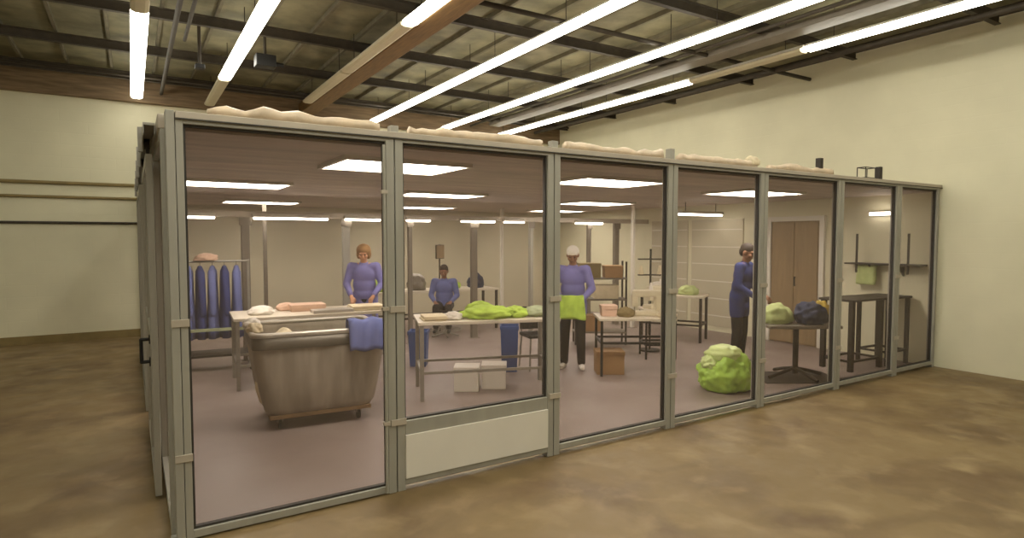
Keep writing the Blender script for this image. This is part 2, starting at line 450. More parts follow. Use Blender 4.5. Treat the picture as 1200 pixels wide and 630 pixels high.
# conduit strapped to the second joint
t = thing('vertical_conduit', 'thin grey conduit strapped to the joint left of the kick panel', 'pipe', (PX[1] - .085, YF - .062, 0))
MB().rod((0, 0, .02), (0, 0, TOP - .1), .011, n=10).build('tube', M_FRAME, t)
for z in (.5, 1.3, 2.1): MB().box(-.022, .022, -.014, .02, z, z + .025, .002).build('strap', M_BEAM, t)

# ---- side of the enclosure, seen at a glancing angle
SY = [4.14, 5.5, 6.86, 8.22, 9.58, 10.94, 12.3, 12.95]
for i in range(7):
    y0, y1 = SY[i], SY[i + 1]
    t = thing('clear_screen', f'clear side panel of the enclosure, {NTH[i]} back from the corner post', 'partition panel', (XS, y0, 0), 0, 'framed clear panels of the enclosure side')
    w = y1 - y0; f = MB(); hi = TOP - .09
    f.box(-.04, .04, 0, .06, 0, hi, .004).box(-.04, .04, w - .06, w - .004, 0, hi, .004).box(-.04, .04, .06, w - .06, hi - .05, hi, .003).box(-.04, .04, .06, w - .06, .02, .08, .003)
    f.build('frame', M_FRAME, t)
    MB().box(-.003, .003, .06, w - .06, .08, hi - .05).build('clear_pane', M_CLEAR, t)
o = MB().box(XS - .05, XS + .05, 4.14, 12.95, TOP - .09, TOP - .005, .006).build('header_beam', M_BEAM)
tag(o, 'pale grey header beam along the left side of the enclosure', 'beam')
# sliding door hung outside the side wall
t = thing('sliding_door', 'tall framed sliding door hung outside the left side of the enclosure', 'door', (XS - .085, 4.75, 0))
W = 1.9; f = MB()
for a, b in ((0, .07), (.92, .99), (W - .07, W)): f.box(-.02, .02, a, b, .03, 2.36, .003)
for a, b in ((.03, .1), (1.1, 1.16), (2.29, 2.36)): f.box(-.02, .02, .07, W - .07, a, b, .003)
f.build('frame', M_FRAME, t)
MB().box(-.003, .003, .07, W - .07, .1, 2.29).build('clear_pane', M_CLEAR, t)
b = MB(); b.path([(-.02, .26, .92), (-.075, .26, .92), (-.075, .26, 1.08), (-.02, .26, 1.08)], .012)
b.box(-.028, -.02, .235, .285, .89, .95).box(-.028, -.02, .235, .285, 1.05, 1.11)
h = b.build('pull_handle', M_BLACK, t); h['label'] = 'black pull handle'
for y in (.3, W - .3):
    b = MB().box(-.01, .01, y - .03, y + .03, 2.36, 2.47).rod((-.02, y, 2.46), (.015, y, 2.46), .035)
    b.build('roller', M_DSTEEL, t)
t = thing('door_track', 'overhead steel track and brackets for the sliding side door', 'door track', (XS - .085, 4.4, 2.44))
b = MB(); b.box(-.035, .03, 0, 6.0, .055, .07).box(-.035, -.03, 0, 6.0, 0, .055).box(.025, .03, 0, 6.0, 0, .055)
b.build('rail', M_FRAME, t)
for k in range(6):
    MB().box(-.03, .02, .4 + k * 1.05, .46 + k * 1.05, .07, .1).box(-.06, -.03, .4 + k * 1.05, .46 + k * 1.05, -.06, .1).build('bracket', M_STEEL, t)
t = thing('enclosure_screen', 'far framed screen standing outside the left side beyond the sliding door', 'partition panel', (XS - .1, 7.3, 0))
f = MB()
for a in (0, 1.2, 2.4, 3.6): f.box(-.02, .02, a, a + .07, 0, 2.34, .003)
for a in (.02, 2.27): f.box(-.02, .02, .07, 3.6, a, a + .07, .003)
f.build('frame', M_FRAME, t)
for a in (.07, 1.27, 2.47): MB().box(-.003, .003, a, a + 1.13, .09, 2.27).build('clear_pane', M_CLEAR, t)

# ------------------------------------------------------------------ inside: ceiling, troffers, posts
struct(MB().box(XS + .05, XR, YF + .045, YB - .03, CEIL, CEIL + .05).build('ceiling_inner', M_CEIL_IN))
b = 0
for i, (X, Y, w, d, lab) in enumerate([(1.93, 5.0, 1.1, .8, 'behind the joint between truck panel and kick-panel bay'),
        (4.45, 5.15, 1.15, .75, 'above the worker holding green cloth'),
        (7.25, 5.35, 1.2, .8, 'above the man in dark blue'),
        (.98, 7.6, 1.2, .75, 'above the rack of blue smocks'),
        (3.75, 7.95, 1.2, .7, 'above the table of green cloth, further back'),
        (7.0, 8.4, 1.2, .8, 'beyond the worker holding green cloth'), (1.9, 11.2, 1.2, .7, 'near the back wall at the left'), (5.0, 11.4, 1.2, .7, 'near the back wall in the middle'), (8.2, 11.2, 1.2, .7, 'near the far back corner')]):
    t = thing('troffer_light', f'bright rectangular ceiling panel light {lab}', 'ceiling light', (X, Y, CEIL), 0, 'panel lights in the enclosure ceiling')
    f = MB(); e = .03
    f.box(-w / 2, w / 2, -d / 2, -d / 2 + e, -.035, 0).box(-w / 2, w / 2, d / 2 - e, d / 2, -.035, 0)
    f.box(-w / 2, -w / 2 + e, -d / 2 + e, d / 2 - e, -.035, 0).box(w / 2 - e, w / 2, -d / 2 + e, d / 2 - e, -.035, 0)
    f.build('frame', M_HOUSING, t)
    MB().box(-w / 2 + e, w / 2 - e, -d / 2 + e, d / 2 - e, -.03, -.004).build('lens', M_LIT_IN, t)
# frame line across the room
PYI = 9.6
HZ = 2.10
o = MB().box(XS + .1, XR - .05, PYI - .04, PYI + .04, HZ, HZ + .09, .005).build('inner_header', M_BEAM)
tag(o, 'pale rail carried by the posts across the middle of the enclosure', 'beam')
for i, px in enumerate([287, 405, 480, 555, 622, 690, 722]):
    X = at_y(px, 262, PYI).x
    t = thing('support_post', f'brown-grey post across the enclosure interior, {NTH[i]} from the left', 'post', (X, PYI, 0), 0, 'posts across the enclosure interior')
    wd = .055 if px in (287, 405, 555, 722) else .03
    MB().box(-wd, wd, -.04, .04, 0, HZ, .004).build('post', M_FRAME if px in (405, 622) else M_DUCT, t)
    MB().box(-wd - .03, wd + .03, -.05, -.04, HZ - .12, HZ, .003).build('bracket', M_DUCT, t)
    MB().box(-wd - .03, wd + .03, -.07, .07, 0, .01).build('base_plate', M_DUCT, t)
for i, px in enumerate([310, 588, 742]):
    p = at_y(px, 262, 11.3 if px < 700 else 9.0)
    t = thing('thin_post', 'slim pale post standing near the back wall, ' + ['beyond the white worktable', 'beyond the green cloth table', 'left of the bag panel joint'][i], 'post', (p.x, p.y, 0))
    MB().box(-.03, .03, -.03, .03, .01, CEIL, .004).build('post', M_PANEL if i else M_DUCT, t)
    MB().box(-.07, .07, -.07, .07, 0, .01, .002).build('base_plate', M_DUCT, t)
for i, (px, w) in enumerate([(230, .5), (325, .7), (368, .45), (425, .6), (490, .45), (560, .7), (602, .45), (690, .7)]):
    X = at_y(px, 262, PYI - .06).x
    t = thing('task_light', f'slim lit strip under the rail across the room, {NTH[i]} from the left', 'light', (X, PYI - .076, HZ + .0), 0, 'strip lights on the inner rail')
    MB().box(-w / 2, w / 2, -.04, .04, .0, .05, .006).build('housing', M_HOUSING, t)
    MB().box(-w / 2 + .02, w / 2 - .02, -.035, .035, -.03, 0, .004).build('lens', M_LIT_IN, t)
t = thing('wall_strip_light', 'long lit strip hung by the right wall behind the man in dark blue', 'light', (8.75, 7.55, 2.2))
MB().box(-.55, .55, -.06, .06, .03, .08, .006).build('housing', M_HOUSING, t)
MB().box(-.53, .53, -.05, .05, 0, .03, .004).build('lens', M_LIT_IN, t)
for s in (-.4, .4): MB().rod((s, 0, .08), (s, 0, CEIL - 2.2), .006, n=8).build('hanger', M_DSTEEL, t)
p = at_z(1060, 246, 2.15)
t = thing('wall_strip_light', 'small lit strip on the right wall above the bench frames', 'light', (XR - .05, 4.75, 2.13))
MB().box(0, .05, -.2, .2, .0, .06, .006).build('housing', M_HOUSING, t)
MB().box(-.03, 0, -.18, .18, .005, .05, .004).build('lens', M_LIT_IN, t)

# ---- brown double door in the right wall
d = struct(MB().box(XR - .03, XR, 5.72, 6.60, .01, 2.08, .004).build('door_1', M_BROWN))
for y0 in (5.75, 6.17):
    MB().box(XR - .045, XR - .028, y0, y0 + .40, .03, 2.05, .005).build('door_leaf', M_BROWN, d)
MB().box(XR - .06, XR, 5.64, 5.72, 0, 2.16, .004).box(XR - .06, XR, 6.60, 6.68, 0, 2.16, .004).box(XR - .06, XR, 5.72, 6.60, 2.08, 2.16, .004).build('door_frame', M_PANEL, d)
MB().rod((XR - .075, 6.13, 1.0), (XR - .075, 6.13, 1.14), .012).rod((XR - .08, 6.13, 1.0), (XR - .04, 6.13, 1.0), .008).rod((XR - .08, 6.13, 1.14), (XR - .04, 6.13, 1.14), .008).build('door_handle', M_BLACK, d)
# pale wall boards between the corner and the door
for i, (y0, y1) in enumerate([(7.2, 8.4), (8.5, 9.5)]):
    t = thing('wall_board', ['pale ribbed board on the right wall behind the man in dark blue', 'pale ribbed board on the right wall nearer the back corner'][i], 'wall panel', (XR, y0, 0))
    MB().box(-.02, 0, 0, y1 - y0, .1, 2.15, .003).build('board', M_WALL_IN, t)
    for k in range(6): MB().box(-.028, -.02, .02, y1 - y0 - .02, .3 + .33 * k, .315 + .33 * k).build('rib', M_PANEL, t)

# ------------------------------------------------------------------ furniture helpers
def table(name, label, loc, rz, L, D, H, top_m, leg_m, bars=True, th=.035, leg=.022, cat='table', low=.28):
    t = thing(name, label, cat, loc, rz)
    MB().box(-L / 2, L / 2, -D / 2, D / 2, H - th, H, .006).build('tabletop', top_m, t)
    for sx in (-1, 1):
        for sy in (-1, 1):
            x, y = sx * (L / 2 - leg - .02), sy * (D / 2 - leg - .02)
            MB().box(x - leg, x + leg, y - leg, y + leg, 0, H - th, .003).build('leg', leg_m, t)
    if bars:
        x, y = L / 2 - leg - .02, D / 2 - leg - .02
        for sy in (-1, 1): MB().box(-x + leg, x - leg, sy * y - .014, sy * y + .014, low, low + .03, .003).build('stretcher', leg_m, t)
        for sx in (-1, 1): MB().box(sx * x - .014, sx * x + .014, -y + leg, y - leg, low, low + .03, .003).build('stretcher', leg_m, t)
    return t

def on(t, x, y, z):
    """world point for local coordinates of a thing"""
    c, s = math.cos(t.rotation_euler.z), math.sin(t.rotation_euler.z)
    return (t.location.x + c * x - s * y, t.location.y + s * x + c * y, t.location.z + z)

def folded(name, m, label, cat, loc, rz, w, d, n, th=.02, seed=0, group=None):
    """stack of folded cloth: one soft slab per fold"""
    b = MB(); rnd = random.Random(seed); z = 0
    for k in range(n):
        ox, oy = rnd.uniform(-.012, .012), rnd.uniform(-.012, .012)
        b.box(-w / 2 + ox, w / 2 + ox, -d / 2 + oy, d / 2 + oy, z, z + th * 1.02, th * .42); z += th
    return tag(b.build(name, m, None, loc, rz, True), label, cat, group)

def carton(name, m, label, loc, rz, w, d, h, cat='box', group=None, lid=True):
    t = thing(name, label, cat, loc, rz, group)
    MB().box(-w / 2, w / 2, -d / 2, d / 2, 0, h, .006).build('box_body', m, t)
    if lid:
        MB().box(-w / 2 - .008, w / 2 + .008, -d / 2 - .008, d / 2 + .008, h - .045, h + .006, .005).build('lid', m, t)
    return t

# ---- canvas laundry truck
t = thing('laundry_truck', 'big brown canvas laundry truck on casters behind the nearest clear panel', 'laundry cart', (1.53, 6.22, 0), R(-4)); TRK = 1.12
def rrect(hx, hy, r, z, n=6, rip=0.0, ph=0.0):
    pts = []
    for cx, cy, a0 in ((hx - r, hy - r, 0), (-hx + r, hy - r, 90), (-hx + r, -hy + r, 180), (hx - r, -hy + r, 270)):
        for k in range(n + 1):
            a = R(a0 + 90 * k / n); pts.append((cx + r * math.cos(a), cy + r * math.sin(a)))
    # even out the spacing so that ripples can run round
    P = [Vector((p[0], p[1])) for p in pts] + [Vector(pts[0])]
    Ls = [(b - a).length for a, b in zip(P, P[1:])]; T = sum(Ls); out = []
    N = 120
    for i in range(N):
        d = T * i / N; k = 0
        while k < len(Ls) - 1 and d > Ls[k]: d -= Ls[k]; k += 1
        q = P[k].lerp(P[k + 1], d / Ls[k] if Ls[k] else 0)
        nrm = Vector((q.x / hx, q.y / hy)).normalized()
        q = q + nrm * rip * (noise.noise(Vector((i * .35, ph, z * 2))) + .6 * math.sin(i * .52 + z * 3))
        out.append((q.x, q.y, z))
    return out
prof = [(.43, .34, .14), (.455, .365, .2), (.485, .39, .35), (.505, .405, .5), (.525, .415, .65), (.535, .42, .80), (.54, .425, .86)]
outer = [rrect(a, b_, .09, z, rip=.012 if .15 < z < .82 else 0) for a, b_, z in prof]
inner = [rrect(a - .012, b_ - .012, .085, z) for a, b_, z in reversed(prof[1:])] + [rrect(.40, .33, .08, .19)]
MB().rings(outer + inner).build('canvas_liner', M_CANVAS, t, smooth=True)
rim = [rrect(.555, .44, .095, .845), rrect(.56, .445, .1, .865), rrect(.555, .44, .095, .885), rrect(.525, .41, .085, .885), rrect(.525, .41, .085, .845), rrect(.555, .44, .095, .845)]
MB().rings(rim, close=False).build('rim', M_STAIN, t, smooth=True)
band = [rrect(.548, .433, .092, .74), rrect(.552, .437, .095, .845), rrect(.541, .426, .09, .845), rrect(.538, .423, .09, .74), rrect(.548, .433, .092, .74)]
MB().rings(band, close=False).build('rim_band', M_RIM, t, smooth=True)
MB().box(-.42, .42, -.35, .35, .11, .145, .006).build('base_board', M_WOOD, t)
for sx in (-.33, .33):
    for sy in (-.25, .25):
        c = MB().box(sx - .025, sx + .025, sy - .02, sy + .02, .06, .112, .003).build('caster_fork', M_STEEL, t)
        MB().rod((sx - .012, sy, .045), (sx + .012, sy, .045), .045, n=20).build('caster_wheel', M_BLACK, c)
for ch in t.children:
    ch.data.transform(Matrix.Diagonal((TRK, TRK, 1.06, 1)))
    for g_ in ch.children: g_.data.transform(Matrix.Diagonal((TRK, TRK, 1.06, 1)))
truck = t
for i, (x, y, sx, sy, sz, m, lab) in enumerate([(-.3, .0, .5, .6, .16, M_CREAM, 'cream crumpled cloth heap in the left half of the laundry truck'),
                                 (.2, -.05, .56, .6, .12, M_GGREEN, 'greyish crumpled cloth heap in the right half of the laundry truck')]):
    tag(lump('cloth_heap', m, (sx, sy, sz * 1.1 + .5), 11 + i, .1, 2.2, on(t, x, y, .19), t.rotation_euler.z), lab, 'cloth')
tag(lump('cloth_bundle', M_WHITE, (.16, .18, .1), 5, .25, 2.2, on(t, -.575, .05, .925), .4), 'white crumpled cloth draped on the left rim of the truck', 'cloth')
tag(lump('cloth_bundle', M_CREAM, (.14, .14, .09), 8, .25, 2.2, on(t, -.57, -.25, .925), .1), 'cream crumpled cloth on the front left rim of the truck', 'cloth')

b = MB(); rr = []
for i in range(13):   # cloth folded over the rim: inner flap, over the top, outer flap
    pth = [(-.09, -.16), (-.075, -.08), (-.06, 0), (-.05, .05), (-.03, .07), (0, .075), (.03, .07), (.05, .05), (.06, 0), (.07, -.06), (.075, -.12), (.08, -.18), (.082, -.22)]
    y_, z_ = pth[i]
    up_ = [(-.17 + .34 * k / 16, -y_ + .008 * math.sin(k * 1.1 + i * .3), z_ + .012 * math.sin(k * .7)) for k in range(17)]
    th_ = (0, -.012, .004) if y_ > 0 else (0, .012, .004)
    rr.append(up_ + [(p[0], p[1] + th_[1], p[2] + th_[2]) for p in reversed(up_)])
o = b.rings(rr).build('draped_cloth', M_BLUE, None, on(truck, .40, -.476, .945), truck.rotation_euler.z, True)
tag(o, 'blue cloth draped over the right end of the laundry truck front rim', 'cloth')

# ---- long pale worktable behind the truck
wt = table('work_table', 'long pale-topped worktable behind the canvas laundry truck', (1.95, 8.0, 0), R(-4), 1.9, .85, .86, M_TABLETOP, M_STEEL)
carton('tray_box', M_PINK, 'low pinkish tray of papers in the middle of the pale worktable', on(wt, -.05, .1, .86), R(-4), .42, .3, .08)
tag(lump('cloth_bundle', M_WHITE, (.3, .24, .1), 21, .2, 2, on(wt, -.62, -.1, .86)), 'white crumpled cloth at the left end of the pale worktable', 'cloth')
folded('folded_cloth', M_CREAM, 'flat cream folded cloth at the right end of the pale worktable', 'cloth', on(wt, .66, -.15, .86), R(-6), .42, .34, 3, seed=3)
carton('tray_box', M_STAIN, 'shallow steel tray at the front of the pale worktable', on(wt, .2, -.27, .86), R(-2), .5, .22, .04, 'tray', lid=False)
tag(lump('cloth_bundle', M_PINK, (.26, .2, .1), 25, .2, 2, on(wt, -.28, .22, .86)), 'pinkish crumpled paper beside the tray on the pale worktable', 'paper')

# ---- rack of blue smocks at the left
rk = thing('garment_rack', 'steel rack of blue smocks at the far left of the enclosure', 'clothes rack', (.95, 9.2, 0), R(-6))
for sx in (-.42, .42):
    MB().box(sx - .015, sx + .015, -.015, .015, .05, 1.5, .003).build('upright', M_STEEL, rk)
    MB().box(sx - .02, sx + .02, -.3, .3, .05, .08, .003).build('foot', M_STEEL, rk)
    for sy in (-.26, .26):
        MB().ball((sx, sy, .026), (.018, .026, .026), 12).build('wheel', M_BLACK, rk)
MB().rod((-.42, 0, 1.48), (.42, 0, 1.48), .014).build('rail', M_STEEL, rk)
MB().box(-.42, .42, -.24, .24, .2, .23, .003).build('bottom_shelf', M_DSTEEL, rk)
MB().box(-.44, .44, -.315, -.295, .56, .60, .003).box(-.44, -.41, -.3, 0, .56, .6).box(.41, .44, -.3, 0, .56, .6).build('front_bar', M_GGREEN, rk)

def make_smock(m, label, loc, rz):
    t = thing('smock', label, 'smock', loc, rz, 'blue smocks on the rack')
    rr = []
    for z, hx, hy in [(-1.02, .074, .26), (-.9, .072, .255), (-.7, .068, .24), (-.5, .062, .22), (-.3, .06, .21), (-.14, .056, .205), (-.09, .04, .17), (-.06, .03, .09), (-.045, .024, .05)]:
        ring = []
        for k in range(40):
            a = 2 * PI * k / 40
            rip = 1 + (.16 * min(1, max(0, -z - .15) * 1.5)) * math.sin(a * 7 + z * 2)
            ring.append((hx * math.cos(a) * rip, hy * math.sin(a) * (1 + .03 * math.sin(a * 5)), z))
        rr.append(ring)
    MB().rings(rr).build('coat_body', m, t, smooth=True)
    for s in (-1, 1):
        b = MB(); b.cap((0, s * .18, -.13), .05, (.01, s * .25, -.42), .046).cap((.01, s * .25, -.42), .046, (.015, s * .235, -.68), .04)
        melt(b.build('sleeve', m, t), .012, 3)
    MB().path([(0, -.16, -.1), (0, 0, -.035), (0, .16, -.1)], .006).path([(0, 0, -.035), (0, 0, 0), (0, .012, .014), (0, .0, .024)], .003, 6).build('hanger', M_BLACK, t)
    return t
sm = make_smock(M_BLUE, 'mid-blue smock at the left end of the rack', on(rk, -.32, 0, 1.465), R(-6))
sd = make_smock(M_DBLUE, 'dark blue smock hung second from the left on the rack', on(rk, -.18, 0, 1.465), R(-2))
dup(sm, on(rk, -.03, 0, 1.465), R(-9), 'mid-blue smock in the middle of the rack')
dup(sd, on(rk, .12, 0, 1.465), R(-4), 'dark blue smock right of the middle of the rack')
dup(sm, on(rk, .27, 0, 1.465), R(-8), 'mid-blue smock at the right end of the rack')
tag(lump('cloth_bundle', M_PINK, (.3, .2, .1), 33, .2, 2, on(rk, -.1, 0, 1.49), .2), 'pinkish crumpled cloth lying on top of the smock rack rail', 'cloth')
b = MB().ball((0, 0, .04), (.05, .05, .045), 16).rod((0, 0, .0), (0, 0, .02), .055)
tag(b.build('white_cap', M_WHITE, None, on(rk, -.42, -.0, 1.498), 0, True), 'small round white cap on the left upright of the smock rack', 'cap')

# ---- green cloth table
gt = table('cutting_table', 'worktable covered in lime and cream cloth behind the kick-panel bay', (3.5, 6.2, 0), R(-19), 1.62, .78, .88, M_TABLETOP, M_STEEL, low=.3)
folded('folded_cloth', M_CREAM, 'cream folded cloth at the left front of the green cloth table', 'cloth', on(gt, -.62, -.16, .88), R(-15), .26, .3, 3, .018, 1)
tag(lump('cloth_bundle', M_WHITE, (.22, .2, .09), 41, .25, 2.3, on(gt, -.40, -.2, .88)), 'small white crumpled cloth between cream cloth and lime heap', 'cloth')
tag(lump('cloth_heap', M_GREEN, (.6, .44, .14), 42, .22, 2.6, on(gt, -.0, -.12, .88), R(-19)), 'long lime-green cloth heap in the middle of the worktable', 'cloth')
tag(lump('cloth_heap', M_GREEN, (.36, .24, .15), 45, .22, 2.6, on(gt, -.02, .22, .88), R(-10)), 'lime-green cloth heap at the back edge of the worktable', 'cloth')
tag(lump('cloth_heap', M_GREEN, (.3, .34, .12), 48, .22, 2.6, on(gt, .33, -.1, .88), R(-30)), 'short lime-green cloth heap right of the long lime heap', 'cloth')
tag(lump('cloth_heap', M_GGREEN, (.34, .4, .11), 47, .2, 2.4, on(gt, .62, -.05, .88), R(-20)), 'grey-green cloth heap at the right end of the worktable', 'cloth')
bx = carton('storage_bin', M_WHITE, 'left of two white lidded bins on the floor under the green cloth table', (at_z(552, 458).x, at_z(552, 458).y + .1, .004), IMG, .285, .26, .28)
dup(bx, (at_z(584, 455).x, at_z(584, 455).y + .1, .004), IMG, 'right of two white lidded bins on the floor under the green cloth table')

def tapered_bin(label, loc, rz, w, h, m, tall=True):
    t = thing('fabric_bin', label, 'bin', loc, rz)
    def q(s, z): return [(s, s, z), (-s, s, z), (-s, -s, z), (s, -s, z)]
    MB().rings([q(w * .42, 0), q(w * .5, h), q(w * .47, h), q(w * .40, .02)]).build('bin_body', m, t)
    MB().box(-w * .53, w * .53, -w * .53, -w * .48, h - .05, h, .004).box(-w * .53, w * .53, w * .48, w * .53, h - .05, h, .004).box(-w * .53, -w * .48, -w * .48, w * .48, h - .05, h, .004).box(w * .48, w * .53, -w * .48, w * .48, h - .05, h, .004).build('rim', m, t)
    return t
p = at_z(597, 434); tapered_bin('tall dark blue bin behind the right end of the green cloth table', (p.x, p.y, .004), IMG, .24, .62, M_BLUEBIN)
p = at_z(491, 428); tapered_bin('blue bin behind the left end of the green cloth table', (p.x, p.y, .004), IMG, .26, .5, M_BLUEBIN)

# ---- black chair with a pale frame
p = at_z(630, 431)
ch = thing('work_chair', 'black-seated chair with pale legs behind the right end of the cloth table', 'chair', (p.x, p.y, .004), IMG + R(20))
MB().box(-.2, .2, -.2, .2, .44, .49, .02).build('seat', M_BLACK, ch)
MB().box(-.19, .19, .17, .2, .52, .84, .012).build('backrest', M_BLACK, ch)
for sx in (-1, 1):
    MB().rod((sx * .17, -.17, .44), (sx * .19, -.19, 0), .012).build('leg', M_STEEL, ch)
    MB().path([(sx * .17, .185, .8), (sx * .17, .18, .44), (sx * .19, .21, 0)], .012).build('leg', M_STEEL, ch)
MB().rod((-.18, -.18, .18), (.18, -.18, .18), .009).build('stretcher', M_STEEL, ch)

# ---- middle table with machines
mt = table('machine_table', 'black-legged table with beige machines behind the green cloth worker', (at_z(742, 436).x, at_z(742, 436).y, .004), IMG, 1.0, .6, .76, M_TABLETOP, M_BLACK, leg=.016, low=.42)
def sewing_machine(loc, rz, label, m):
    t = thing('sewing_machine', label, 'sewing machine', loc, rz)
    MB().box(-.22, .22, -.09, .09, 0, .06, .012).build('bed', m, t)
    b = MB().box(.10, .20, -.06, .06, .06, .27, .015).box(-.20, .20, -.055, .055, .25, .34, .02).box(-.21, -.13, -.05, .05, .12, .3, .015)
    b.build('arm', m, t)
    MB().rod((.2, 0, .24), (.235, 0, .24), .055, n=24).build('hand_wheel', M_BLACK, t)
    MB().rod((-.17, 0, .065), (-.17, 0, .12), .006).build('needle_bar', M_STEEL, t)
    MB().rod((.05, 0, .34), (.05, 0, .44), .03, .012).build('thread_cone', M_WHITE, t)
    return t
sewing_machine(on(mt, .18, .02, .76), IMG, 'beige sewing machine on the black-legged table', M_MACHINE)
carton('carton_box', M_PINK, 'pinkish carton at the left end of the machine table', on(mt, -.34, .0, .76), IMG, .2, .2, .14)
t = thing('black_gadget', 'small black device at the right end of the machine table', 'device', on(mt, .44, .1, .76), IMG)
MB().box(-.04, .04, -.05, .05, 0, .2, .01).build('case', M_BLACK, t)
MB().box(-.03, .03, -.056, -.05, .1, .17, .002).build('face_plate', M_DUCT, t)
carton('carton_box', M_CARD, 'brown carton on the floor at the left of the machine table', on(mt, -.33, -.02, 0), IMG, .36, .3, .3)
# shelf with cartons against the back, beyond
p = at_z(708, 400)
sh = thing('storage_shelf', 'dark shelf unit with olive cartons beyond the machine table', 'shelf', (p.x - .2, p.y - .1, .004), IMG)
for sx in (-.42, .42):
    for sy in (-.18, .18): MB().box(sx - .015, sx + .015, sy - .015, sy + .015, 0, 1.4, .002).build('upright', M_DSTEEL, sh)
for z in (.2, .75, 1.1): MB().box(-.44, .44, -.2, .2, z, z + .025, .003).build('shelf_board', M_DUCT, sh)
carton('carton_box', M_OLIVE, 'large olive carton at the left of the upper shelf beyond the machine table', on(sh, -.18, 0, 1.125), IMG, .36, .3, .24)
carton('carton_box', M_CARD, 'brown carton at the right of the upper shelf beyond the machine table', on(sh, .22, 0, 1.125), IMG, .3, .3, .2)
carton('carton_box', M_CREAM, 'cream carton on the middle shelf beyond the machine table', on(sh, .1, 0, .775), IMG, .4, .3, .22)
carton('carton_box', M_CARD, 'small brown carton on the shelf board lowest in the unit beyond the machine table', on(sh, -.15, 0, .225), IMG, .4, .3, .26)
tag(lump('cloth_heap', M_CREAM, (.26, .24, .1), 52, .2, 2.4, on(mt, .4, -.15, .76)), 'cream cloth heap at the front right of the machine table', 'cloth')
tag(lump('cloth_heap', M_OLIVE, (.24, .22, .12), 53, .2, 2.4, on(mt, -.12, -.08, .76)), 'olive cloth heap between carton and sewing machine', 'cloth')
p = at_z(770, 418)
q = table('side_table', 'small dark table with a beige machine right of the machine table', (p.x, p.y, .004), IMG, .5, .5, .74, M_TABLETOP, M_BLACK, leg=.014, low=.2)
sewing_machine(on(q, 0, 0, .74), IMG + R(30), 'beige sewing machine on the small dark table', M_MACHINE)
t = thing('thread_stand', 'tall dark thread stand rising behind the small dark table', 'stand', on(q, .0, .5, 0), IMG)
MB().rod((0, 0, .02), (0, 0, 1.62), .016).build('pole', M_BLACK, t)
MB().rod((0, 0, 0), (0, 0, .025), .16, n=24).build('base', M_BLACK, t)
MB().box(-.2, .2, -.03, .03, 1.2, 1.22, .003).box(-.2, .2, -.03, .03, 1.45, 1.47, .003).build('arm', M_DSTEEL, t)
for x_ in (-.15, .15): MB().rod((x_, 0, 1.22), (x_, 0, 1.36), .05, .02).build('thread_cone', M_CREAM, t)
# back tables seen small
bt = table('back_table', 'long dark-legged table near the back wall behind the cloth table', (4.9, 10.8, .004), R(-4), 2.6, .7, .8, M_TABLETOP, M_DSTEEL)
for i, (x, m, w, h, lab) in enumerate([(-1.0, M_GREEN, .4, .2, 'lime cloth heap at the left end of the back table'), (-.3, M_DUCT, .34, .3, 'grey cloth heap left of centre on the back table'),
                                  (.35, M_GREEN, .5, .2, 'lime cloth heap right of centre on the back table'), (.95, M_NAVY, .3, .28, 'navy cloth heap at the right end of the back table')]):
    tag(lump('cloth_heap', m, (w, .4, h), 60 + i, .2, 2.4, on(bt, x, 0, .8)), lab, 'cloth')
t2 = table('back_table', 'pale table by the right wall left of the man in dark blue', (8.15, 7.6, .004), R(-60), 1.1, .6, .8, M_TABLETOP, M_DSTEEL)
carton('carton_box', M_WHITE, 'white carton on the pale table by the right wall', on(t2, -.2, 0, .8), R(-60), .3, .26, .2)
tag(lump('cloth_heap', M_PGREEN, (.36, .34, .16), 71, .2, 2.4, on(t2, .25, 0, .8)), 'pale green cloth heap on the pale table by the right wall', 'cloth')
t = thing('notice_board', 'brown notice sheet on a thin dark stand behind the seated worker', 'notice', (at_y(516, 299, 10.32).x, 10.32, 1.42))
MB().box(-.075, .075, -.012, .012, .0, .24, .003).build('sheet', M_BROWN, t)
MB().box(-.085, .085, .012, .03, -.01, .25, .003).build('backing', M_DSTEEL, t)
MB().rod((0, .035, -1.41), (0, .035, .26), .014).rod((0, .035, -1.416), (0, .035, -1.395), .12, n=20).build('stand', M_DSTEEL, t)

# ---- full lime bag on the floor
t = thing('laundry_bag', 'bulging lime-green bag tied white at the top, on the floor by the clear panel', 'bag', (at_z(850, 456).x, at_z(850, 456).y, .004), R(-20))
lump('bag_body', M_BAG, (.66, .58, .46), 81, .16, 2.4, (0, 0, 0), 0, t, .6, 5)
lump('bag_top', M_BAGTOP, (.44, .36, .17), 83, .18, 2.2, (-.03, 0, .36), 0, t, .5)
lump('bag_fold', M_BAGTOP, (.2, .22, .14), 85, .3, 2.6, (-.22, -.02, .27), 0, t, .5)

# ---- pedestal table at the right, and the thin dark sheet below
pc = at_z(934, 443)
t = thing('pedestal_table', 'dark pedestal table with star foot in front of the brown double door', 'table', (pc.x, pc.y + .03, .012), IMG)
MB().box(-.45, .45, -.28, .28, .66, .70, .01).build('tabletop', M_DUCT, t)
MB().rod((0, 0, .05), (0, 0, .66), .035, n=16).build('pedestal', M_DSTEEL, t)
MB().box(-.2, .2, -.15, .15, .64, .66, .004).build('top_plate', M_DSTEEL, t)
for k in range(4):
    a = R(18 + 90 * k) ; dx, dy = math.cos(a), math.sin(a)
    MB().path([(0, 0, .12), (dx * .2, dy * .2, .075), (dx * .4, dy * .36, .022)], .022).build('foot', M_DSTEEL, t)
ped = t
o = MB().box(-.5, .5, -.33, .33, 0, .008, .003).build('floor_sheet', M_SHEET, None, (pc.x, pc.y + .03, .004), IMG)  # flat dark rectangle lying on the floor below the table
tag(o, 'thin dark sheet on the floor under the pedestal table', 'mat')
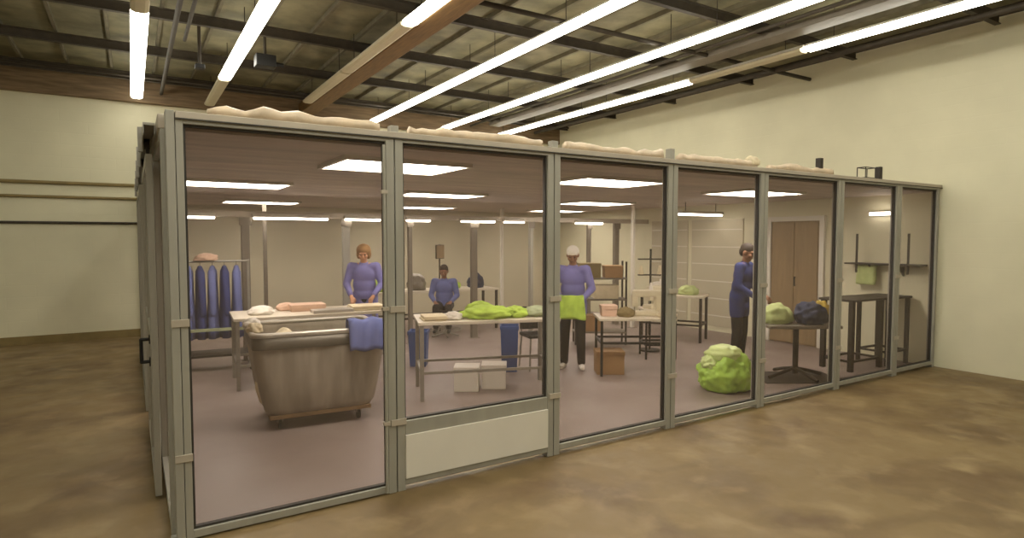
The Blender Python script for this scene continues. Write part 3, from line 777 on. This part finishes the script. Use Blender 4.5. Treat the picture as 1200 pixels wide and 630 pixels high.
tag(lump('cloth_heap', M_PGREEN, (.40, .36, .24), 91, .2, 2.4, on(ped, -.24, .02, .70), 0), 'pale lime cloth heap at the left of the pedestal table', 'cloth')
tag(lump('cloth_heap', M_NAVY, (.42, .34, .26), 93, .28, 2.2, on(ped, .16, -.05, .70), 0), 'dark navy cloth heap at the right of the pedestal table', 'cloth')
tag(lump('cloth_bundle', M_YELLOW, (.14, .26, .26), 95, .2, 2.2, on(ped, .38, .12, .70), 0), 'mustard cloth bundle at the right edge of the pedestal table', 'cloth')

# ---- steel bench frames at the far right
table('bench_frame', 'left dark steel bench frame, top rail on thick legs, beside the right wall', (8.46, 4.62, .004), R(-3), .76, .5, .97, M_DSTEEL, M_DSTEEL, True, .03, .03, 'bench', .12)
table('bench_frame', 'right dark steel bench frame against the right wall', (9.16, 4.56, .004), R(-3), .56, .5, .97, M_DSTEEL, M_DSTEEL, True, .03, .024, 'bench', .18)
t = thing('wall_shelf', 'dark shelf with two upright rods on the right wall above the benches', 'shelf', (XR, 4.15, 1.40))
MB().box(-.24, 0, 0, 1.05, .0, .025, .003).build('shelf_board', M_DSTEEL, t)
for y in (.14, .86): MB().box(-.235, -.21, y, y + .025, -.12, .46, .003).build('upright', M_DSTEEL, t)
for y in (.3, .7): MB().prism([(-.2, 0), (0, 0), (0, -.16)], y, y + .02).build('bracket', M_DSTEEL, t)
b = MB(); rr = []
for i in range(9):
    z = -.02 - .3 * i / 8
    rr.append([(-.12 + .05 * math.cos(2 * PI * k / 24) * (1 + .2 * math.sin(k * 1.3)), .78 + (.16 - .02 * i / 8) * math.sin(2 * PI * k / 24) + .008 * math.sin(i + k), z) for k in range(24)])
o = b.rings(rr).build('hanging_cloth', M_PGREEN, None, (XR, 4.15, 1.42), 0, True)
tag(o, 'pale green cloth hanging under the dark shelf on the right wall', 'cloth')

# ------------------------------------------------------------------ people
def hand(b, w, d, curl, side):
    """palm and five bent fingers added to the body volume; d = forearm direction, curl = way the fingers bend"""
    d = d.normalized(); curl = (curl - d * curl.dot(d)).normalized(); sp = d.cross(curl).normalized()
    pc = w + d * .045
    b.cap(w, .026, pc + d * .02, .026)
    for k in (-1, 0, 1): b.cap(w + d * .02 + sp * .014 * k, .019, w + d * .085 + sp * .022 * k, .016)
    for k, ln in zip((-1.5, -.5, .5, 1.5), (.062, .074, .079, .07)):
        p0 = w + d * .085 + sp * k * .02
        p1 = p0 + (d * .85 + curl * .5).normalized() * ln * .5
        p2 = p1 + (d * .35 + curl * .95).normalized() * ln * .5
        b.cap(p0, .0105, p1, .0098, 8); b.cap(p1, .0098, p2, .0088, 8)
    q0 = w + d * .03 + sp * side * .024
    q1 = q0 + (sp * side * .8 + d * .6 + curl * .3).normalized() * .04
    q2 = q1 + (d * .8 + curl * .7).normalized() * .034
    b.cap(q0, .0135, q1, .0115, 8); b.cap(q1, .0115, q2, .0095, 8)

def person(label, loc, rz, h, top_m, skin, headgear, lean=0.0, nod=0.0, turn=0.0, arms=None, legs=None, hem=.80, seat=None, shoe_m=M_BLACK, trouser=M_TROUSER):
    """faces -Y locally; arms / legs give joint positions for a 1.72 m figure"""
    s = h / 1.72
    t = thing('person', label, 'person', loc, rz)
    V = lambda *p: Vector(p) * s
    zoff = 0 if seat is None else seat / s - .92
    def up(p):        # upper body bends about the hips
        p = Vector(p); q = p - Vector((0, 0, .95)); c, sn = math.cos(lean), math.sin(lean)
        return Vector((q.x, q.y * c - q.z * sn, .95 + q.y * sn + q.z * c + zoff)) * s
    L = legs or {}
    def leg(side):
        if side in L: return [Vector(p) * s for p in L[side]]
        return [V(side * .095, 0, .90), V(side * .105, -.015, .48), V(side * .11, .02, .075), V(side * .125, -.13, .03)]
    A = arms or {}
    def arm(side):
        sh_ = up((side * .185, .0, 1.40))
        e, w = A.get(side, ((side * .25, .03, 1.12), (side * .26, -.06, .87)))
        return [sh_, up(e), up(w)]
    hc = up((0, -.015, 1.60)); nk = up((0, .0, 1.40)); nt = up((0, -.005, 1.52))
    hr = Matrix.Rotation(turn, 3, 'Z') @ Matrix.Rotation(lean * .5 + nod, 3, 'X')
    H = lambda x, y, z: hc + hr @ (Vector((x, y, z)) * s)
    # --- body, one skin
    b = MB()
    for sd in (-1, 1):
        hp, kn, an, toe = leg(sd)
        b.cap(hp, .082 * s, kn, .052 * s).cap(kn, .052 * s, an, .036 * s)
        b.cap(kn.lerp(an, .25) + Vector((0, .012 * s, 0)), .052 * s, kn.lerp(an, .5), .044 * s)
        heel = an + Vector((0, .03 * s, -.04 * s)); b.cap(heel, .032 * s, toe, .026 * s)
        S_, E_, W_ = arm(sd)
        b.cap(S_, .052 * s, E_, .038 * s).cap(E_, .038 * s, W_, .026 * s)
        cu = A.get('curl', Vector((0, -.2, -1)))
        hand(b, W_, W_ - E_, Vector(cu), -sd)
        b.cap(up((0, 0, 1.40)), .06 * s, S_, .055 * s)
    rx = Matrix.Rotation(lean, 3, 'X')
    b.ball(up((0, .005, .95)), (.155 * s, .11 * s, .12 * s), 20, rx).ball(up((0, 0, 1.10)), (.135 * s, .095 * s, .14 * s), 20, rx).ball(up((0, 0, 1.28)), (.165 * s, .11 * s, .17 * s), 20, rx)
    b.cap(nk, .058 * s, nt, .05 * s)
    b.ball(H(0, .012, .02), (.077 * s, .095 * s, .102 * s), 24, hr).ball(H(0, -.02, -.05), (.058 * s, .066 * s, .068 * s), 20, hr)
    b.ball(H(0, -.058, -.085), (.03 * s, .028 * s, .026 * s), 12, hr)                                    # chin
    b.cap(H(0, -.082, .012), .009 * s, H(0, -.103, -.022), .014 * s, 10)                                 # nose
    b.cap(H(-.045, -.075, .03), .012 * s, H(.045, -.075, .03), .012 * s, 10)                             # brow
    b.cap(H(-.02, -.083, -.056), .008 * s, H(.02, -.083, -.056), .008 * s, 8)                            # lips
    for sd in (-1, 1):
        b.ball(H(sd * .079, .012, -.005), (.012 * s, .022 * s, .032 * s), 12, hr)
        b.ball(H(sd * .045, -.062, -.025), (.024 * s, .022 * s, .024 * s), 12, hr)
    body = melt(b.build('body', skin, t), .0075 * s, 4)
    for sd in (-1, 1):
        MB().ball(H(sd * .032, -.080, .008), (.012 * s, .009 * s, .009 * s), 12, hr).build('eye', M_HAIRD, t, smooth=True)
    MB().cap(H(-.018, -.0915, -.056), .004 * s, H(.018, -.0915, -.056), .004 * s, 8).build('mouth', M_SKIN2 if skin is M_SKIN else M_HAIRD, t, smooth=True)
    # --- shirt
    b = MB(); g = .018 * s
    b.ball(up((0, .005, .98)), (.178 * s, .13 * s, .14 * s), 20, rx).ball(up((0, 0, 1.12)), (.176 * s, .124 * s, .17 * s), 20, rx).ball(up((0, 0, 1.28)), (.182 * s, .125 * s, .165 * s), 20, rx)
    if seat is None:
        for sd in (-1, 1):
            hp, kn, an, toe = leg(sd)
            f = (.90 - hem) / .42
            b.cap(hp + Vector((0, 0, .04 * s)), .105 * s, hp.lerp(kn, max(.02, f)), .10 * s)
        b.ball((0, 0, (hem + .08) * s), (.175 * s, .125 * s, .1 * s), 20)
    for sd in (-1, 1):
        S_, E_, W_ = arm(sd)
        b.cap(up((sd * .02, 0, 1.38)), .07 * s, S_, .066 * s).cap(S_, .068 * s, E_, .054 * s).cap(E_, .054 * s, E_.lerp(W_, .9), .04 * s)
    b.cap(up((0, 0, 1.38)), .075 * s, up((0, 0, 1.435)), .066 * s)
    melt(b.build('shirt', top_m, t), .011 * s, 12)
    # --- trousers
    b = MB()
    b.ball(up((0, .006, .93)), (.165 * s, .12 * s, .1 * s), 20)
    for sd in (-1, 1):
        hp, kn, an, toe = leg(sd)
        b.cap(hp, .094 * s, kn, .07 * s).cap(kn, .07 * s, an + Vector((0, 0, .02 * s)), .058 * s)
    melt(b.build('trousers', trouser, t), .011 * s, 5)
    # --- shoes
    for sd in (-1, 1):
        hp, kn, an, toe = leg(sd)
        heel = an + Vector((0, .03 * s, -.035 * s)); b = MB()
        b.cap(heel, .042 * s, toe, .034 * s).cap(heel + Vector((0, 0, .02 * s)), .044 * s, an + Vector((0, 0, .01)), .044 * s)
        o = melt(b.build('shoe', shoe_m, t), .008 * s, 3)
        zmin = min(v.co.z for v in o.data.vertices)
        for v in o.data.vertices: v.co.z = max(v.co.z, zmin + .008)
    # --- hair or cap
    kind, hm = headgear
    b = MB()
    if kind == 'cap':
        b.ball(H(0, .018, .052), (.09 * s, .105 * s, .082 * s), 22, hr).ball(H(0, .05, .02), (.084 * s, .075 * s, .07 * s), 18, hr)
        b.cap(H(-.06, -.07, .052), .014 * s, H(.06, -.07, .052), .014 * s, 10)
        melt(b.build('hair_cap', hm, t), .009 * s, 3)
    elif kind == 'full':
        b.ball(H(0, .03, .045), (.108 * s, .11 * s, .095 * s), 22, hr).ball(H(-.07, .03, -.02), (.04 * s, .07 * s, .08 * s), 16, hr).ball(H(.07, .03, -.02), (.04 * s, .07 * s, .08 * s), 16, hr).ball(H(0, .07, -.02), (.085 * s, .06 * s, .085 * s), 16, hr)
        melt(b.build('hair', hm, t), .009 * s, 3)
    else:
        b.ball(H(0, .022, .042), (.084 * s, .1 * s, .088 * s), 22, hr).ball(H(0, .06, .0), (.076 * s, .06 * s, .08 * s), 16, hr)
        melt(b.build('hair', hm, t), .009 * s, 3)
    # feet on the ground
    return t

# worker holding lime cloth
pb = at_z(671, 431)
person('worker in white cap and violet shirt holding up lime-green cloth', (pb.x, pb.y, .004), IMG + R(-10), 1.68, M_VIOLET, M_SKIN2, ('cap', M_WHITE), lean=.1, nod=.35,
       arms={-1: ((-.26, -.06, 1.14), (-.13, -.27, 1.02)), 1: ((.27, -.04, 1.14), (.14, -.27, 1.02)), 'curl': Vector((0, .3, -1))}, shoe_m=M_WHITE,
       legs={-1: [(-.095, 0, .90), (-.11, -.02, .48), (-.12, .02, .075), (-.15, -.12, .03)], 1: [(.095, 0, .90), (.115, -.05, .48), (.125, -.03, .075), (.15, -.17, .03)]})
c, sn = math.cos(IMG + R(-10)), math.sin(IMG + R(-10))
hx, hy = 0, -.41
# cloth gathered in the hands, hanging in folds
b = MB(); rr = []
for i in range(12):
    z = .06 - .30 * i / 11
    ring = []
    for k in range(40):
        a = 2 * PI * k / 40
        w = .17 + .035 * i / 11
        ring.append((w * math.cos(a), (.035 + .03 * i / 11) * math.sin(a) * (1 + .35 * math.sin(k * 1.1 + i * .2)) + .015 * math.sin(k * .8), z + .015 * math.sin(a * 3)))
    rr.append(ring)
o = b.rings(rr).build('held_cloth', M_GREEN, None, (pb.x + c * hx - sn * hy, pb.y + sn * hx + c * hy, .98), IMG + R(-10), True)
tag(o, 'bright lime-green cloth hanging from the hands of the white-capped worker', 'cloth')

# man in dark blue at the pedestal table
pa = at_z(865, 427)
person('man in dark blue shirt and black trousers facing the pedestal table', (pa.x, pa.y, .004), IMG + R(48), 1.72, M_DBLUE, M_SKIN2, ('short', M_HAIRD), lean=.14, nod=.3,
       arms={-1: ((-.25, -.05, 1.14), (-.17, -.28, 1.03)), 1: ((.25, -.05, 1.14), (.17, -.28, 1.03))}, hem=.74)
# person behind the long pale table
pcn = at_y(427, 300, 8.85)
person('worker with full ginger hair and violet smock behind the long pale worktable', (pcn.x, 8.85, .004), IMG + R(6), 1.69, M_VIOLET, M_SKIN, ('full', M_HAIRG), lean=.12, nod=.3,
       arms={-1: ((-.26, -.04, 1.14), (-.16, -.27, 1.0)), 1: ((.26, -.04, 1.14), (.16, -.27, 1.0))}, hem=.55)
# seated worker further back
pd = at_y(521, 345, 10.0)
person('seated worker in blue shirt beyond the green cloth table', (pd.x, 10.0, .004), IMG, 1.62, M_BLUE, M_SKIN2, ('short', M_HAIRD), lean=.12, nod=.25, seat=.56,
       legs={-1: [(-.095, 0, .61), (-.12, -.40, .60), (-.12, -.40, .22), (-.13, -.55, .17)], 1: [(.095, 0, .61), (.12, -.40, .60), (.12, -.40, .22), (.13, -.55, .17)]},
       arms={-1: ((-.25, -.06, 1.14), (-.15, -.28, 1.06)), 1: ((.25, -.06, 1.14), (.15, -.28, 1.06))})
st = thing('work_stool', 'round stool with foot ring under the seated worker', 'stool', (pd.x, 10.0, .004), IMG)
MB().rod((0, 0, .42), (0, 0, .465), .17, n=28).build('seat', M_BLACK, st)
MB().rod((0, 0, .06), (0, 0, .42), .025).build('column', M_STEEL, st)
for k in range(5):
    a = 2 * PI * k / 5
    MB().rod((0, 0, .07), (.26 * math.cos(a), .26 * math.sin(a), .02), .016).build('foot', M_STEEL, st)
b = MB(); pts = [(.0 + .3 * math.cos(2 * PI * k / 20), .3 * math.sin(2 * PI * k / 20), .13) for k in range(21)]
b.path(pts, .009, 8).rod((-.3, 0, .13), (.3, 0, .13), .007).rod((0, -.3, .13), (0, .3, .13), .007).build('foot_ring', M_STEEL, st)

# ------------------------------------------------------------------ world, camera, view
w = bpy.data.worlds.new('World'); S.world = w; w.use_nodes = True
w.node_tree.nodes['Background'].inputs['Color'].default_value = (1, .95, .85, 1)
w.node_tree.nodes['Background'].inputs['Strength'].default_value = .05
cam = bpy.data.cameras.new('camera'); co = bpy.data.objects.new('camera', cam); C.objects.link(co)
cam.sensor_width = 36; cam.lens = F_PX / 1200 * 36; cam.clip_start = .05
co.location = (0, 0, CAM_H); co.rotation_euler = (PI / 2 - PITCH, 0, -YAW)
S.camera = co
S.view_settings.view_transform = 'Standard'; S.view_settings.look = 'None'
S.view_settings.gamma = 1; S.view_settings.use_curve_mapping = False
S.view_settings.exposure = .7
S.cycles.use_denoising = True
S.cycles.max_bounces = 8; S.cycles.transparent_max_bounces = 24
